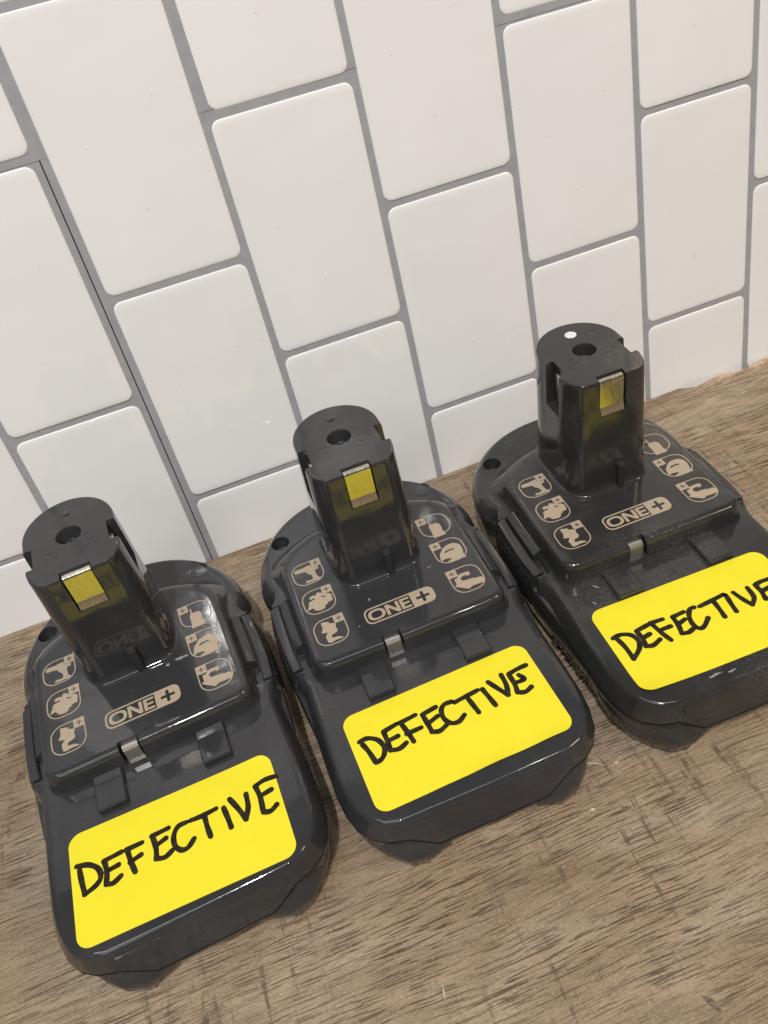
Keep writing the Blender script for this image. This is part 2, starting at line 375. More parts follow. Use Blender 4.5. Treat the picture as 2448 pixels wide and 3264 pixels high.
STROKES={
0 :[
   [(-38.7, -100.4), (-38.4, -105.8), (-37.9, -110.9)] ,
   [(-39.6, -98.5), (-35.2, -100.0), (-31.9, -103.2), (-31.3, -107.0), (-33.4, -109.4), (-37.9, -110.9)] ,
   [(-22.5, -101.0), (-29.4, -101.4)] ,
   [(-29.1, -101.9), (-28.9, -106.4), (-29.7, -110.7)] ,
   [(-29.0, -106.0), (-24.3, -105.6)] ,
   [(-29.7, -110.9), (-27.2, -111.7), (-24.0, -110.3)] ,
   [(-14.3, -101.1), (-20.6, -101.1)] ,
   [(-20.1, -101.5), (-19.6, -106.7), (-18.7, -111.4)] ,
   [(-19.9, -106.7), (-15.5, -105.8)] ,
   [(-3.6, -100.2), (-10.2, -100.4)] ,
   [(-10.0, -101.0), (-9.6, -105.7), (-10.2, -109.9)] ,
   [(-9.7, -105.1), (-5.3, -103.9)] ,
   [(-10.3, -110.2), (-7.1, -111.2), (-4.0, -109.9)] ,
   [(3.5, -101.3), (0.0, -101.5), (-2.3, -104.5), (-2.6, -108.6), (-0.7, -111.4), (1.9, -111.6), (4.8, -109.3)] ,
   [(5.1, -101.4), (9.6, -101.7), (15.5, -101.4)] ,
   [(10.6, -102.2), (10.6, -107.1), (10.9, -111.5)] ,
   [(18.3, -102.5), (18.8, -107.2), (19.1, -111.7)] ,
   [(21.4, -100.1), (23.5, -105.6), (25.2, -111.3)] ,
   [(25.2, -111.3), (27.3, -106.7), (27.9, -101.2)] ,
   [(40.9, -99.5), (36.2, -98.9), (32.1, -99.8)] ,
   [(32.3, -100.3), (32.7, -105.4), (32.1, -111.7)] ,
   [(32.7, -104.8), (37.6, -104.2)] ,
   [(32.1, -111.9), (34.9, -112.7), (37.7, -111.3)] ,
],
1 :[
   [(-37.2, -99.4), (-36.0, -103.2), (-34.9, -109.0)] ,
   [(-38.1, -97.7), (-34.5, -97.5), (-31.0, -100.0), (-29.7, -103.8), (-30.5, -106.8), (-32.4, -108.7), (-34.8, -109.2)] ,
   [(-21.5, -96.4), (-27.6, -97.5)] ,
   [(-27.6, -98.0), (-27.6, -102.3), (-27.9, -106.6)] ,
   [(-27.6, -102.3), (-23.0, -101.9)] ,
   [(-27.9, -106.6), (-24.4, -107.5), (-20.9, -106.2)] ,
   [(-13.2, -95.9), (-20.2, -96.6)] ,
   [(-19.9, -97.1), (-18.8, -102.1), (-18.1, -106.9)] ,
   [(-19.4, -102.6), (-13.1, -102.4)] ,
   [(-4.3, -96.1), (-10.6, -97.0)] ,
   [(-10.5, -97.5), (-10.1, -102.3), (-9.9, -106.2)] ,
   [(-9.9, -101.9), (-5.2, -100.4)] ,
   [(-9.9, -106.2), (-6.9, -107.1), (-3.5, -105.8)] ,
   [(2.5, -96.6), (-0.8, -96.6), (-2.9, -98.7), (-3.3, -102.6), (-1.6, -105.7), (1.5, -106.5), (4.8, -104.6)] ,
   [(3.5, -97.5), (8.8, -96.9), (14.3, -96.3)] ,
   [(9.0, -97.5), (9.7, -101.8), (10.4, -106.1)] ,
   [(16.2, -96.8), (17.0, -101.2), (17.8, -106.0)] ,
   [(19.7, -94.6), (22.2, -99.7), (24.4, -103.9)] ,
   [(24.4, -103.9), (25.8, -99.2), (26.0, -93.9)] ,
   [(37.2, -94.0), (32.9, -94.2), (29.0, -94.9)] ,
   [(28.9, -95.3), (29.0, -100.3), (28.3, -104.5)] ,
   [(29.0, -99.9), (33.5, -100.0), (32.4, -97.1)] ,
   [(28.3, -104.5), (31.2, -105.7), (34.4, -104.6)] ,
],
2 :[
   [(-39.4, -99.2), (-38.5, -104.6), (-38.5, -111.0)] ,
   [(-40.7, -98.4), (-37.0, -98.1), (-33.3, -100.1), (-32.2, -103.9), (-33.9, -107.6), (-38.5, -111.0)] ,
   [(-24.4, -98.4), (-30.3, -99.2)] ,
   [(-30.3, -99.7), (-30.1, -104.0), (-30.9, -107.7)] ,
   [(-30.0, -103.6), (-26.3, -102.9)] ,
   [(-30.9, -107.7), (-28.0, -108.5), (-24.1, -107.1)] ,
   [(-17.6, -98.5), (-23.1, -98.1)] ,
   [(-22.9, -98.6), (-21.9, -104.0), (-20.4, -109.3)] ,
   [(-22.1, -103.1), (-16.8, -103.1)] ,
   [(-8.0, -98.9), (-13.4, -99.3)] ,
   [(-13.5, -99.8), (-13.7, -103.9), (-14.8, -108.3)] ,
   [(-13.6, -103.6), (-9.6, -102.5)] ,
   [(-14.8, -108.3), (-12.1, -109.0), (-8.6, -107.9)] ,
   [(-2.9, -98.7), (-5.1, -98.9), (-7.4, -102.1), (-8.3, -106.0), (-7.3, -109.0), (-4.9, -109.0), (-1.1, -106.0)] ,
   [(-0.7, -99.3), (5.0, -98.8), (11.5, -98.1)] ,
   [(5.8, -99.0), (5.6, -103.4), (5.1, -108.4)] ,
   [(12.1, -98.8), (11.3, -103.8), (10.8, -108.0)] ,
   [(15.6, -99.0), (16.8, -103.6), (18.4, -107.9)] ,
   [(18.4, -107.9), (21.4, -104.8), (22.1, -99.3)] ,
   [(32.9, -99.2), (29.1, -98.9), (25.8, -99.4)] ,
   [(25.8, -99.8), (25.8, -103.8), (24.9, -107.7)] ,
   [(26.1, -103.6), (30.7, -102.9)] ,
   [(24.9, -107.7), (27.3, -108.0), (30.7, -106.8)] ,
],
}


# ------------------------------------------------------------------ setting: countertop and tiled wall
rng = random.Random(4)
bm = bmesh.new()
xs = [-700 + i * 10 for i in range(161)]
back = []
for x in xs:
    chip = 0.0
    if x > 372:
        chip = -abs(math.sin(x * 0.31) * 2.2 + math.sin(x * 0.11 + 1) * 2.0)
    back.append((x, 0.6 + chip))
top = [bm.verts.new((x, y, 0)) for x, y in back] + [bm.verts.new((900, -700, 0)), bm.verts.new((-700, -700, 0))]
f = bm.faces.new(top)
r = bmesh.ops.extrude_face_region(bm, geom=[f])
for v in r['geom']:
    if isinstance(v, bmesh.types.BMVert): v.co.z -= 30
counter = obj('countertop', to_mesh(bm, 'countertop'), WOOD)
counter['kind'] = 'structure'

def wood_mark_mat(name, c0, c1):
    mt, nt, bs = new_mat(name)
    nt.links.new(ramp(nt, noise(nt, coords(nt), 0.6, 4, 0.65), [(0.35, c0), (0.65, c1)]), bs.inputs['Base Color'])
    bs.inputs['Roughness'].default_value = 0.6
    return mt
DARKM = wood_mark_mat('knot_brown', (0.05, 0.032, 0.02), (0.22, 0.15, 0.10))
PALEM = wood_mark_mat('pale_scratch', (0.40, 0.33, 0.25), (0.58, 0.52, 0.43))
def counter_mark(name, cx, cy, rx, ry, rot, mat, seed):
    q = random.Random(seed); b = bmesh.new(); n = 18; pts = []
    for i in range(n):
        a = 2 * math.pi * i / n; r = q.uniform(0.6, 1.1)
        x, y = rx * r * math.cos(a), ry * r * math.sin(a)
        pts.append((cx + x * math.cos(rot) - y * math.sin(rot), cy + x * math.sin(rot) + y * math.cos(rot)))
    flat_poly(b, pts, (), 0.05)
    return obj(name, flat_mesh(b, name), mat, counter)
counter_mark('knot', -43.5, -96.5, 3.2, 2.6, 0.2, DARKM, 1)
counter_mark('dark_spot', 198.6, -223.7, 1.7, 0.9, 0.3, DARKM, 2)
counter_mark('scratch', 197.5, -201.5, 5.5, 0.28, -0.55, PALEM, 3)
counter_mark('fleck', 187.4, -219.1, 1.0, 0.8, 0.3, PALEM, 4)
counter_mark('scratch', 107.0, -258.0, 0.25, 3.0, -0.2, PALEM, 5)
counter_mark('dark_spot', 188.9, -294.8, 1.2, 4.2, 0.4, DARKM, 6)
counter_mark('fleck', 206, -205, 1.1, 0.8, 0.1, PALEM, 7)

TILT = 0.1319
WALL_ANG = math.atan(TILT)
wall = bpy.data.objects.new('tiled_wall', None); COL.objects.link(wall)
wall.empty_display_size = 0.02
wall.location = (0, 1.2 * S, 0)
wall.rotation_euler = (-WALL_ANG, 0, 0)
wall['label'] = 'white stick-on subway tile wall with grey grout behind the batteries'
wall['category'] = 'wall'
KZ = math.sqrt(1 + TILT * TILT)          # slant length per unit of height
# in wall space: x along, z up the slant, -y towards the room
bm = bmesh.new(); box(bm, -320, 700, 1.3, 9, -30, 430)
obj('backing_board', to_mesh(bm, 'backing_board'), BACKING, wall)
# printed grout film comes in sheets; a gap shows the board at one sheet edge
SEAM_X = 68.5
def film(x0, x1, z0, z1, y, name='grout_sheet'):
    b = bmesh.new(); box(b, x0, x1, y, y + 0.5, z0, z1)
    return obj(name, to_mesh(b, name), GROUT, wall)
zA = 219.6 * KZ
film(-320, SEAM_X - 0.30, -20, zA, 0.55)
film(SEAM_X + 0.30, 700, -20, zA, 0.45)
film(-320, 140.9, zA - 0.5, 430, 0.35)
film(140.5, 700, zA - 0.4, 430, 0.25)

def tile_mesh(w, h, rad, seed):
    q = random.Random(seed)
    out = []
    for cx, cz, a0 in ((w / 2 - rad, h / 2 - rad, 0), (-w / 2 + rad, h / 2 - rad, 90), (-w / 2 + rad, -h / 2 + rad, 180), (w / 2 - rad, -h / 2 + rad, 270)):
        out += arc(cx, cz, rad, a0, a0 + 90, 5)
    nn = normals2(out[::-1])[::-1]
    b = bmesh.new()
    rings = []
    for ins, hh in ((0.0, 0.0), (0.05, 0.22), (0.30, 0.42), (0.9, 0.54), (2.2, 0.62), (3.5, 0.64), (3.7, 0.64)):
        rings.append([(x - n.x * ins, -hh, z - n.y * ins) for (x, z), n in zip(out, nn)])
    loft(b, rings)
    return to_mesh(b, 'tile', 60)
VX = [-69.5, 0.4, 68.6, 140.2, 210.2, 281.0, 349.6, 417.4, 487, 557, 627]
JO = {0: [-72.5, 42.7, 158, 273.5], 1: [-11.6, 104.2, 219.9, 335], 2: [-75, 40.5, 154.6, 272.8, 388],
      3: [-13.5, 101.8, 217.0, 332], 4: [-73, 42.3, 157.7, 273, 388], 5: [-11, 104.6, 219.7, 335], 6: [-67.7, 47.8, 163.0, 278.4, 393],
      7: [-6, 109.4, 225, 340], 8: [-66, 49, 165, 280], 9: [-6, 110, 225, 340]}
for c in range(10):
    for a, b_ in zip(JO[c][:-1], JO[c][1:]):
        x0, x1 = VX[c] + 1.75, VX[c + 1] - 1.75
        z0, z1 = a + 1.6, b_ - 1.5
        if c == 1: x1 = VX[2] - (3.5 if a < 200 else 1.9)
        if c == 2: x0 = VX[2] + (3.7 if a < 200 else 1.6)
        if c == 3 and a > 200: x0 = VX[3] + 3.1
        if c == 2 and a > 200: x1 = VX[3] - 2.1
        if c == 3 and a > 200: z0 = a + 1.2
        if c == 3 and 90 < a < 200: z1 = b_ - 2.2
        if c == 1 and a > 200: z0 += 0.8
        if c == 5 and a > 200: z0 += 0.8
        if z1 < 2: continue
        z0 = max(z0, -12)
        z0 *= KZ; z1 *= KZ
        if c in (0, 9, 8) or a > 300: pass
        t = obj('tile', tile_mesh(x1 - x0, z1 - z0, 4.3, c * 10 + a), TILE, wall)
        t.location = ((x0 + x1) / 2 * S, 0.5 * S, (z0 + z1) / 2 * S)
        k_ = 0.0 if c in (1, 4) else 0.004
        t.rotation_euler = (rng.uniform(-1, 1) * k_, 0, rng.uniform(-1, 1) * k_)

# ------------------------------------------------------------------ the battery
def sarc(cx, cy, rx, ry, n, e=2.28):
    o = []
    for i in range(n + 1):
        a = math.radians(90 - 90 * i / n); c, s_ = max(0.0, math.cos(a)), max(0.0, math.sin(a))
        o.append((cx + rx * c ** (2 / e), cy + ry * s_ ** (2 / e)))
    o[0] = (0, cy + ry); o[-1] = (cx + rx, cy)
    return o
CASE = sarc(0, 3, 51, 49.5, 22) + [(49.9, -1.0), (50.3, -4.0), (51.9, -7.3), (53.8, -10.0), (53.6, -10.5)] \
    + [(46.6, -10.8), (46.6, -52.5), (53.4, -52.8)] + [(53.3, -55.4), (52.1, -59), (51.4, -63), (51.6, -80), (51.8, -97),
       (51.7, -110), (50.8, -118.0), (48.6, -125.2), (45.0, -130.5), (40.2, -133.9), (34.6, -135.6), (34.0, -135.65), (28.5, -135.75), (23, -135.8), (11, -135.9), (0, -136)]
N_POCKET = 23 + 4                       # index of the first pocket point

SEAM = []
def build_upper_case():
    loop = mirror_half(CASE)
    nn = normals2(loop)
    zs =    [24.0, 25.2, 28.0, 31.0, 33.0, 34.3, 34.95, 35.2, 35.2]
    side =  [-2.3, -2.3, -1.6, -0.2, 0.5, 1.3, 2.4, 4.0, 4.4]
    rear =  [-5.6, -5.6, -4.8, -3.4, -1.8, -0.5, 0.4, 1.3, 1.6]
    front = [-3.7, -3.55, -1.46, -0.75, -0.35, 0.15, 0.9, 1.9, 2.3]
    zf =    [0.0, 0.9, 28.5, 32.6, 33.7, 34.5, 35.0, 35.2, 35.2]
    rings = []
    for k, z in enumerate(zs):
        ring = []
        for (x, y), n in zip(loop, nn):
            fr = 0.0
            if y < -100:
                u = max(0.0, min(1.0, (-n.normalized().y - 0.35) / 0.6)); fr = u * u * (3 - 2 * u)
            ins = side[k] if y < -52 else rear[k]
            if -10.6 < y < 6 and ins < 0:
                ins *= 0.25 + 0.75 * max(0.0, min(1.0, (y + 9) / 14.0))
            fk = front[k]
            if k < 2 and y < -100:
                ax = abs(x)
                lo_ = 15.6 if ax < 23.5 else (15.6 + (ax - 23) / 11.0 * 9.0 if ax < 34 else 24.6)
                fk = -0.75 - (32.6 - lo_ - zf[k]) * 0.1735
            ins = ins * (1 - fr) + fk * fr
            if -53.0 < y < -10.3:
                ins = max(0.0, min(0.6, ins * 0.12))
            if -10.6 < y < -8.5:
                ins *= 0.3
            zz = z
            if y < -100:                 # front face runs lower, stepped parting line
                ax = abs(x)
                lo = 15.6 if ax < 23.5 else (15.6 + (ax - 23) / 11.0 * 9.0 if ax < 34 else 24.6)
                zff = zf[k] if k > 1 else lo + zf[k]
                zz = z * (1 - fr) + zff * fr
            ring.append((x - n.x * ins, y - n.y * ins, zz))
        rings.append(ring)
    # path of the black band that paints in the parting gap's shade
    SEAM.extend([(x + n.x * 0.10, y + n.y * 0.10, z) for (x, y, z), n in zip(rings[0], nn)])
    b = bmesh.new(); loft(b, rings)
    me = raw_mesh(b)
    c1 = bmesh.new(); cyl_rings(c1, -39.0, 29.8, [(3.9, 20), (4.5, 34.4), (5.2, 36.5)])
    return boolean(me, [c1])

def densify(half, n=3):
    out = []
    for a, b in zip(half[:-1], half[1:]):
        for i in range(n):
            out.append((a[0] + (b[0] - a[0]) * i / n, a[1] + (b[1] - a[1]) * i / n))
    return out + [half[-1]]

def build_lower_case():
    half = sarc(0, 3, 51, 49.5, 22) + [(50.6, -2), (52.0, -9), (54.6, -20), (55.2, -36), (55.2, -54), (54.2, -66), (52.8, -82), (51.6, -97),
        (51.2, -110), (50.3, -118.0), (48.0, -125.2), (44.4, -130.6), (39.4, -133.4), (34.2, -136.2), (17, -137.7), (0, -137.9)]
    loop = mirror_half(half); nn = normals2(loop)
    b = bmesh.new(); rings = []
    for z, ins in ((5.5, 3.4), (6.2, 2.0), (8.0, 1.0), (16.0, 0.0), (22, -0.4), (27, 0.5), (29, 4.0)):
        ex = [0.8 + 3.9 * max(0.0, min(1.0, (y + 12) / 16.0)) for x, y in loop]
        rings.append([(x - n.x * (ins - e_), y - n.y * (ins * (1.0 if z < 23 else 2.4) - (e_ if y > -100 else 0)), z) for (x, y), n, e_ in zip(loop, nn, ex)])
    loft(b, rings)
    return b

def build_foot():
    """front right foot, standing on z = 0"""
    topo = [(19.0, -137.6), (27.5, -140.2), (36.5, -138.3), (42.5, -133.2), (48.0, -126.0), (51.6, -117.0), (52.0, -106.0), (44, -100), (28, -104), (19.5, -118)]
    bot = [(25.0, -136.0), (29.0, -138.2), (35.6, -136.6), (41.0, -131.6), (46.2, -124.6), (49.0, -116.6), (49.0, -108.0), (43, -103), (30, -106), (25, -119)]
    b = bmesh.new()
    mid = [(p[0] * 0.35 + q[0] * 0.65, p[1] * 0.35 + q[1] * 0.65) for p, q in zip(topo, bot)]
    cx = sum(p[0] for p in bot) / len(bot); cy = sum(p[1] for p in bot) / len(bot)
    b0 = [(cx + (x - cx) * 0.93, cy + (y - cy) * 0.96) for x, y in bot]
    loft(b, [[(x, y, 0.0) for x, y in b0], [(x, y, 1.0) for x, y in bot], [(x, y, 4.5) for x, y in mid], [(x, y, 8.0) for x, y in topo], [(x, y - 0.0, 15.0) for x, y in topo],
             [(x * 0.96, y * 0.965, 22.0) for x, y in topo]])
    return b

DECK = [(0, 20), (9, 19.4), (17, 18), (26, 15.4), (33, 12.0), (38, 8.6), (41.2, 5.0), (43.0, 1.0), (43.9, -5), (44.2, -20), (44.4, -40), (44.4, -56.5)] \
    + [(44.4 - 7 + 7 * math.cos(math.radians(a)), -57.5 + 7 * math.sin(math.radians(a))) for a in (-8, -22, -36, -50, -64, -78)] + [(37.2, -64.6), (20, -64.7), (0, -64.7)]
def build_deck():
    loop = mirror_half(DECK); nn = normals2(loop)
    zs = [34.6, 35.6, 37.2, 43.4, 44.9, 45.8, 46.25, 46.4, 46.4]
    sd = [-2.6, -1.5, -0.9, -0.2, 0.25, 0.9, 1.9, 3.2, 3.5]
    rear = [-13.0, -11.5, -9.5, -3.0, -1.0, 0.9, 2.3, 4.0, 4.4]
    rings = []
    for k, z in enumerate(zs):
        ring = []
        for (x, y), n in zip(loop, nn):
            nd = n.normalized()
            w = min(1.0, max(0.0, (nd.y - 0.15) / 0.5)) if y > -6 else 0.0
            ins = sd[k] * (1 - w) + rear[k] * w
            ring.append((x - n.x * ins, y - n.y * ins, z))
        rings.append(ring)
    b = bmesh.new(); loft(b, rings)
    c1 = bmesh.new(); box(c1, -13.6, -4.9, -72, -60.2, 37.0, 50)
    return boolean(raw_mesh(b), [c1])

STEM = arc(0, 5, 19.5, 90, 0, 16) + [(19.5, -4), (19.5, -12), (19.3, -15), (18.6, -18.6), (17.2, -22), (15.4, -24.4), (13.4, -25.4), (11.5, -25.6), (0, -25.6)]
def build_stem():
    loop = mirror_half(STEM); nn = normals2(loop)
    b = bmesh.new(); rings = []
    for z, ins in ((44.5, -3.0), (46.42, -2.75), (46.6, -2.3), (47.05, -1.85), (47.9, -1.6), (50.5, -1.45), (75, -0.75), (106.6, 0.0), (107.5, 0.12), (108.1, 0.5), (108.3, 1.0), (108.3, 1.3)):
        rings.append([(x - n.x * ins, y - n.y * ins * (0.45 if (y < -24 and z > 48) else 1.0), z) for (x, y), n in zip(loop, nn)])
    loft(b, rings)
    cut = []
    for s_ in (-1, 1):
        c = bmesh.new(); box(c, *(sorted((s_ * 15.8, s_ * 27))), -12.9, -0.6, 86.5, 116); cut.append(c)
    c = bmesh.new(); box(c, -6.3, 6.3, -34, -21.4, 89.0, 116); cut.append(c)
    c = bmesh.new(); cyl_rings(c, 0, 0, [(4.0, 94), (4.2, 103.0), (4.9, 107.2), (5.9, 109.2)]); cut.append(c)
    return boolean(raw_mesh(b), cut)

def strip(prof, x0, x1, th):
    """bent sheet-metal strip: (y, z) profile extruded along x"""
    b = bmesh.new()
    pts = [Vector(p) for p in prof]; n = len(pts)
    off = []
    for i in range(n):
        d = (pts[min(n - 1, i + 1)] - pts[max(0, i - 1)]).normalized()
        off.append(Vector((-d.y, d.x)) * th)
    loop = pts + [pts[i] + off[i] for i in reversed(range(n))]
    loft(b, [[(x0, p.x, p.y) for p in loop], [(x1, p.x, p.y) for p in loop]])
    return to_mesh(b, 'strip', 12)

def rib_mesh(x0, x1):
    b = bmesh.new(); box(b, x0, x1, -81.6, -62.0, 33.0, 38.0, 0.55, 1); return to_mesh(b, 'rib')

def screw_mesh(z):
    b = bmesh.new()
    cyl_rings(b, 0, 0, [(3.9, z - 3), (3.9, z), (3.2, z + 0.9), (0.6, z + 0.95)])
    me = raw_mesh(b)
    c = bmesh.new()
    lob = []
    for i in range(48):
        a = 2 * math.pi * i / 48
        rr = 1.75 + 0.42 * math.cos(6 * a)
        lob.append((rr * math.cos(a), rr * math.sin(a)))
    loft(c, [[(x, y, z - 1.2) for x, y in lob], [(x, y, z + 3) for x, y in lob]])
    return finish(boolean(me, [c]), 30)

def torus_ring(cx, cy, r, w, z, h):
    b = bmesh.new(); n = 36
    rings = []
    for rr, zz in ((r - w, z - 0.4), (r - w * 0.5, z + h), (r + w * 0.5, z + h), (r + w, z - 0.4)):
        rings.append([(cx + rr * math.cos(2 * math.pi * i / n), cy + rr * math.sin(2 * math.pi * i / n), zz) for i in range(n)])
    loft(b, rings, False, False)
    return to_mesh(b, 'ring', 60)

# printed marks ------------------------------------------------------
PZ = 46.47
def plus_hole(cx, cy, a, t):
    return [(cx - t, cy - a), (cx + t, cy - a), (cx + t, cy - t), (cx + a, cy - t), (cx + a, cy + t), (cx + t, cy + t), (cx + t, cy + a), (cx - t, cy + a), (cx - t, cy + t), (cx - a, cy + t), (cx - a, cy - t), (cx - t, cy - t)]
def rrect(x0, x1, y0, y1, rads, n=6):
    """counter-clockwise from bottom-left; rads = (bl, br, tr, tl)"""
    bl, br, tr, tl = rads; o = []
    o += arc(x0 + bl, y0 + bl, bl, 180, 270, n); o += arc(x1 - br, y0 + br, br, 270, 360, n)
    o += arc(x1 - tr, y1 - tr, tr, 0, 90, n); o += arc(x0 + tl, y1 - tl, tl, 90, 180, n)
    return o
def icon_mesh(side, ytop, shape, holes, h):
    b = bmesh.new()
    xc, xo = (-24.7, -39.6) if side < 0 else (24.7, 39.6)
    x0, x1 = min(xc, xo), max(xc, xo); y1 = ytop; y0 = ytop - h
    R_ = 5.6; w = 0.52
    rc = (R_, R_, 0.3, R_) if side < 0 else (R_, R_, R_, 0.3)
    ri = (R_ - w, R_ - w, 0.2, R_ - w) if side < 0 else (R_ - w, R_ - w, R_ - w, 0.2)
    ring_band(b, rrect(x0, x1, y0, y1, rc), rrect(x0 + w, x1 - w, y0 + w, y1 - w, ri), PZ)
    q = 4.7
    bx0, bx1 = (xc - q, xc) if side < 0 else (xc, xc + q)
    cx, cy = (bx0 + bx1) / 2, y1 - q / 2
    flat_poly(b, [(bx0, y1 - q), (bx1, y1 - q), (bx1, y1), (bx0, y1)], [plus_hole(cx, cy, 1.35, 0.24)], PZ + 0.03)
    b2 = bmesh.new()
    sh = ICON_SHAPES[shape]
    mx = sum(p[0] for p in sh) / len(sh); my = sum(p[1] for p in sh) / len(sh)
    slim = lambda L: [(mx + (x - mx) * 0.94, my + (y - my) * 0.94) for x, y in L]
    flat_poly(b2, slim(sh), [slim(ICON_SHAPES[k]) for k in holes], PZ + 0.015)
    tmp = bpy.data.meshes.new('t'); b2.to_mesh(tmp); b2.free(); b.from_mesh(tmp); bpy.data.meshes.remove(tmp)
    return flat_mesh(b, 'icon')
def logo_mesh():
    b = bmesh.new()
    x0, x1, y0, y1 = -16.5, 16.3, -52.6, -43.3; w = 0.75
    ring_band(b, rrect(x0, x1, y0, y1, (3.2, 3.2, 3.2, 3.2)), rrect(x0 + w, x1 - w, y0 + w, y1 - w, (2.6, 2.6, 2.6, 2.6)), PZ)
    # solid field with the plus cut out
    rr = [(5.4, y0), *arc(x1 - 3.2, y0 + 3.2, 3.2, 270, 360, 6), *arc(x1 - 3.2, y1 - 3.2, 3.2, 0, 90, 6), (5.4, y1)]
    flat_poly(b, rr, [plus_hole(10.9, -47.95, 3.1, 0.72)], PZ + 0.02)
    def sup(cx, cy, rx, ry, n=36, e=2.5):
        o = []
        for i in range(n):
            a = 2 * math.pi * i / n; c, s_ = math.cos(a), math.sin(a)
            o.append((cx + rx * math.copysign(abs(c) ** (2 / e), c), cy + ry * math.copysign(abs(s_) ** (2 / e), s_)))
        return o
    yb, yt = -51.0, -44.9; yc = (yb + yt) / 2
    ring_band(b, sup(-11.0, yc, 3.9, 3.05), sup(-11.0, yc, 2.45, 1.95), PZ + 0.01)
    flat_poly(b, [(-6.6, yb), (-5.2, yb), (-5.2, yb + 4.0), (-1.9, yb), (-0.35, yb), (-0.35, yt), (-1.75, yt), (-1.75, yt - 4.0), (-5.05, yt), (-6.6, yt)], (), PZ + 0.01)
    flat_poly(b, [(0.3, yb), (4.8, yb), (4.8, yb + 1.15), (1.75, yb + 1.15), (1.75, yc - 0.55), (4.5, yc - 0.55), (4.5, yc + 0.55), (1.75, yc + 0.55), (1.75, yt - 1.15), (4.8, yt - 1.15), (4.8, yt), (0.3, yt)], (), PZ + 0.01)
    return flat_mesh(b, 'logo')

def stroke_geo(bm, pts, w, z, q):
    """flat felt-tip stroke with round ends, width wandering a little"""
    P = [Vector(p) for p in pts]
    fine = []
    n = len(P)
    for i in range(n - 1):
        p0, p1, p2, p3 = P[max(0, i - 1)], P[i], P[i + 1], P[min(n - 1, i + 2)]
        for k in range(8):
            t = k / 8
            fine.append(0.5 * ((2 * p1) + (p2 - p0) * t + (2 * p0 - 5 * p1 + 4 * p2 - p3) * t * t + (3 * p1 - p0 - 3 * p2 + p3) * t ** 3))
    fine.append(P[-1])
    L, R = [], []
    ph = q.uniform(0, 6)
    for i, p in enumerate(fine):
        d = (fine[min(len(fine) - 1, i + 1)] - fine[max(0, i - 1)]).normalized()
        nrm = Vector((-d.y, d.x)); ww = w / 2 * (1 + 0.07 * math.sin(i * 0.5 + ph))
        L.append(p + nrm * ww); R.append(p - nrm * ww)
    def cap(c, a, b_, sgn):
        r0 = (a - c); o = []
        ang = math.atan2(r0.y, r0.x)
        for k in range(1, 7):
            t = ang + sgn * math.pi * k / 7
            o.append(c + Vector((math.cos(t), math.sin(t))) * r0.length)
        return o
    loop = L + cap(fine[-1], L[-1], R[-1], -1) + R[::-1] + cap(fine[0], R[0], L[0], -1)
    # quads along the body, fans for the two ends
    lv = [bm.verts.new((p.x, p.y, z)) for p in L]; rv = [bm.verts.new((p.x, p.y, z)) for p in R]
    faces = []
    for i in range(len(L) - 1):
        faces.append(bm.faces.new((lv[i], lv[i + 1], rv[i + 1], rv[i])))
    ce = [bm.verts.new((p.x, p.y, z)) for p in cap(fine[-1], L[-1], R[-1], -1)]
    faces.append(bm.faces.new([lv[-1]] + ce + [rv[-1]]))
    cs = [bm.verts.new((p.x, p.y, z)) for p in cap(fine[0], R[0], L[0], -1)]
    faces.append(bm.faces.new([rv[0]] + cs + [lv[0]]))
    for f in faces:
        f.normal_update()
        if f.normal.z < 0: f.normal_flip()

# meshes shared by the three batteries --------------------------------
ME = {}
ME['upper_case'] = finish(build_upper_case(), 38)
b = bmesh.new(); loft(b, [[(x * 0.97, y * 0.985 - 0.6, z + 0.02) for x, y, z in SEAM], [(x, y, z + 0.02) for x, y, z in SEAM], [(x, y, z - 0.75) for x, y, z in SEAM], [(x * 0.95, y * 0.97 - 1.2, z - 0.8) for x, y, z in SEAM]], False, False)
ME['seam'] = to_mesh(b, 'seam', 30)
ME['lower_case'] = to_mesh(build_lower_case(), 'lower_case', 40)
ME['foot_r'] = to_mesh(build_foot(), 'foot', 50)
b = build_foot(); bmesh.ops.scale(b, vec=(-1, 1, 1), verts=b.verts); ME['foot_l'] = to_mesh(b, 'foot', 50)
b = build_foot(); bmesh.ops.scale(b, vec=(1, -1, 1), verts=b.verts); bmesh.ops.translate(b, vec=(-4, -94, 0), verts=b.verts); ME['foot_rr'] = to_mesh(b, 'foot', 50)
b = build_foot(); bmesh.ops.scale(b, vec=(-1, -1, 1), verts=b.verts); bmesh.ops.translate(b, vec=(4, -94, 0), verts=b.verts); ME['foot_rl'] = to_mesh(b, 'foot', 50)
ME['raised_deck'] = finish(build_deck(), 34)
ME['stem'] = finish(build_stem(), 34)
def latch_panel(s_):
    b = bmesh.new()
    prof = [(47.0, 33.4), (50.2, 33.4), (50.6, 35.2), (51.2, 35.6), (54.0, 35.35), (54.9, 34.8), (56.0, 31), (57.2, 22), (56.4, 13), (54, 8), (50, 8)]
    rows = []
    for y, k in ((-11.4, 0.0), (-12.2, 0.7), (-24, 1.0), (-40, 1.0), (-51.2, 0.35), (-51.9, -0.1)):
        rows.append([(s_ * (x if i < 2 or i > 9 else x - 1.3 + 1.3 * k), y, z) for i, (x, z) in enumerate(prof)])
    loft(b, rows)
    return to_mesh(b, 'latch_panel', 36)
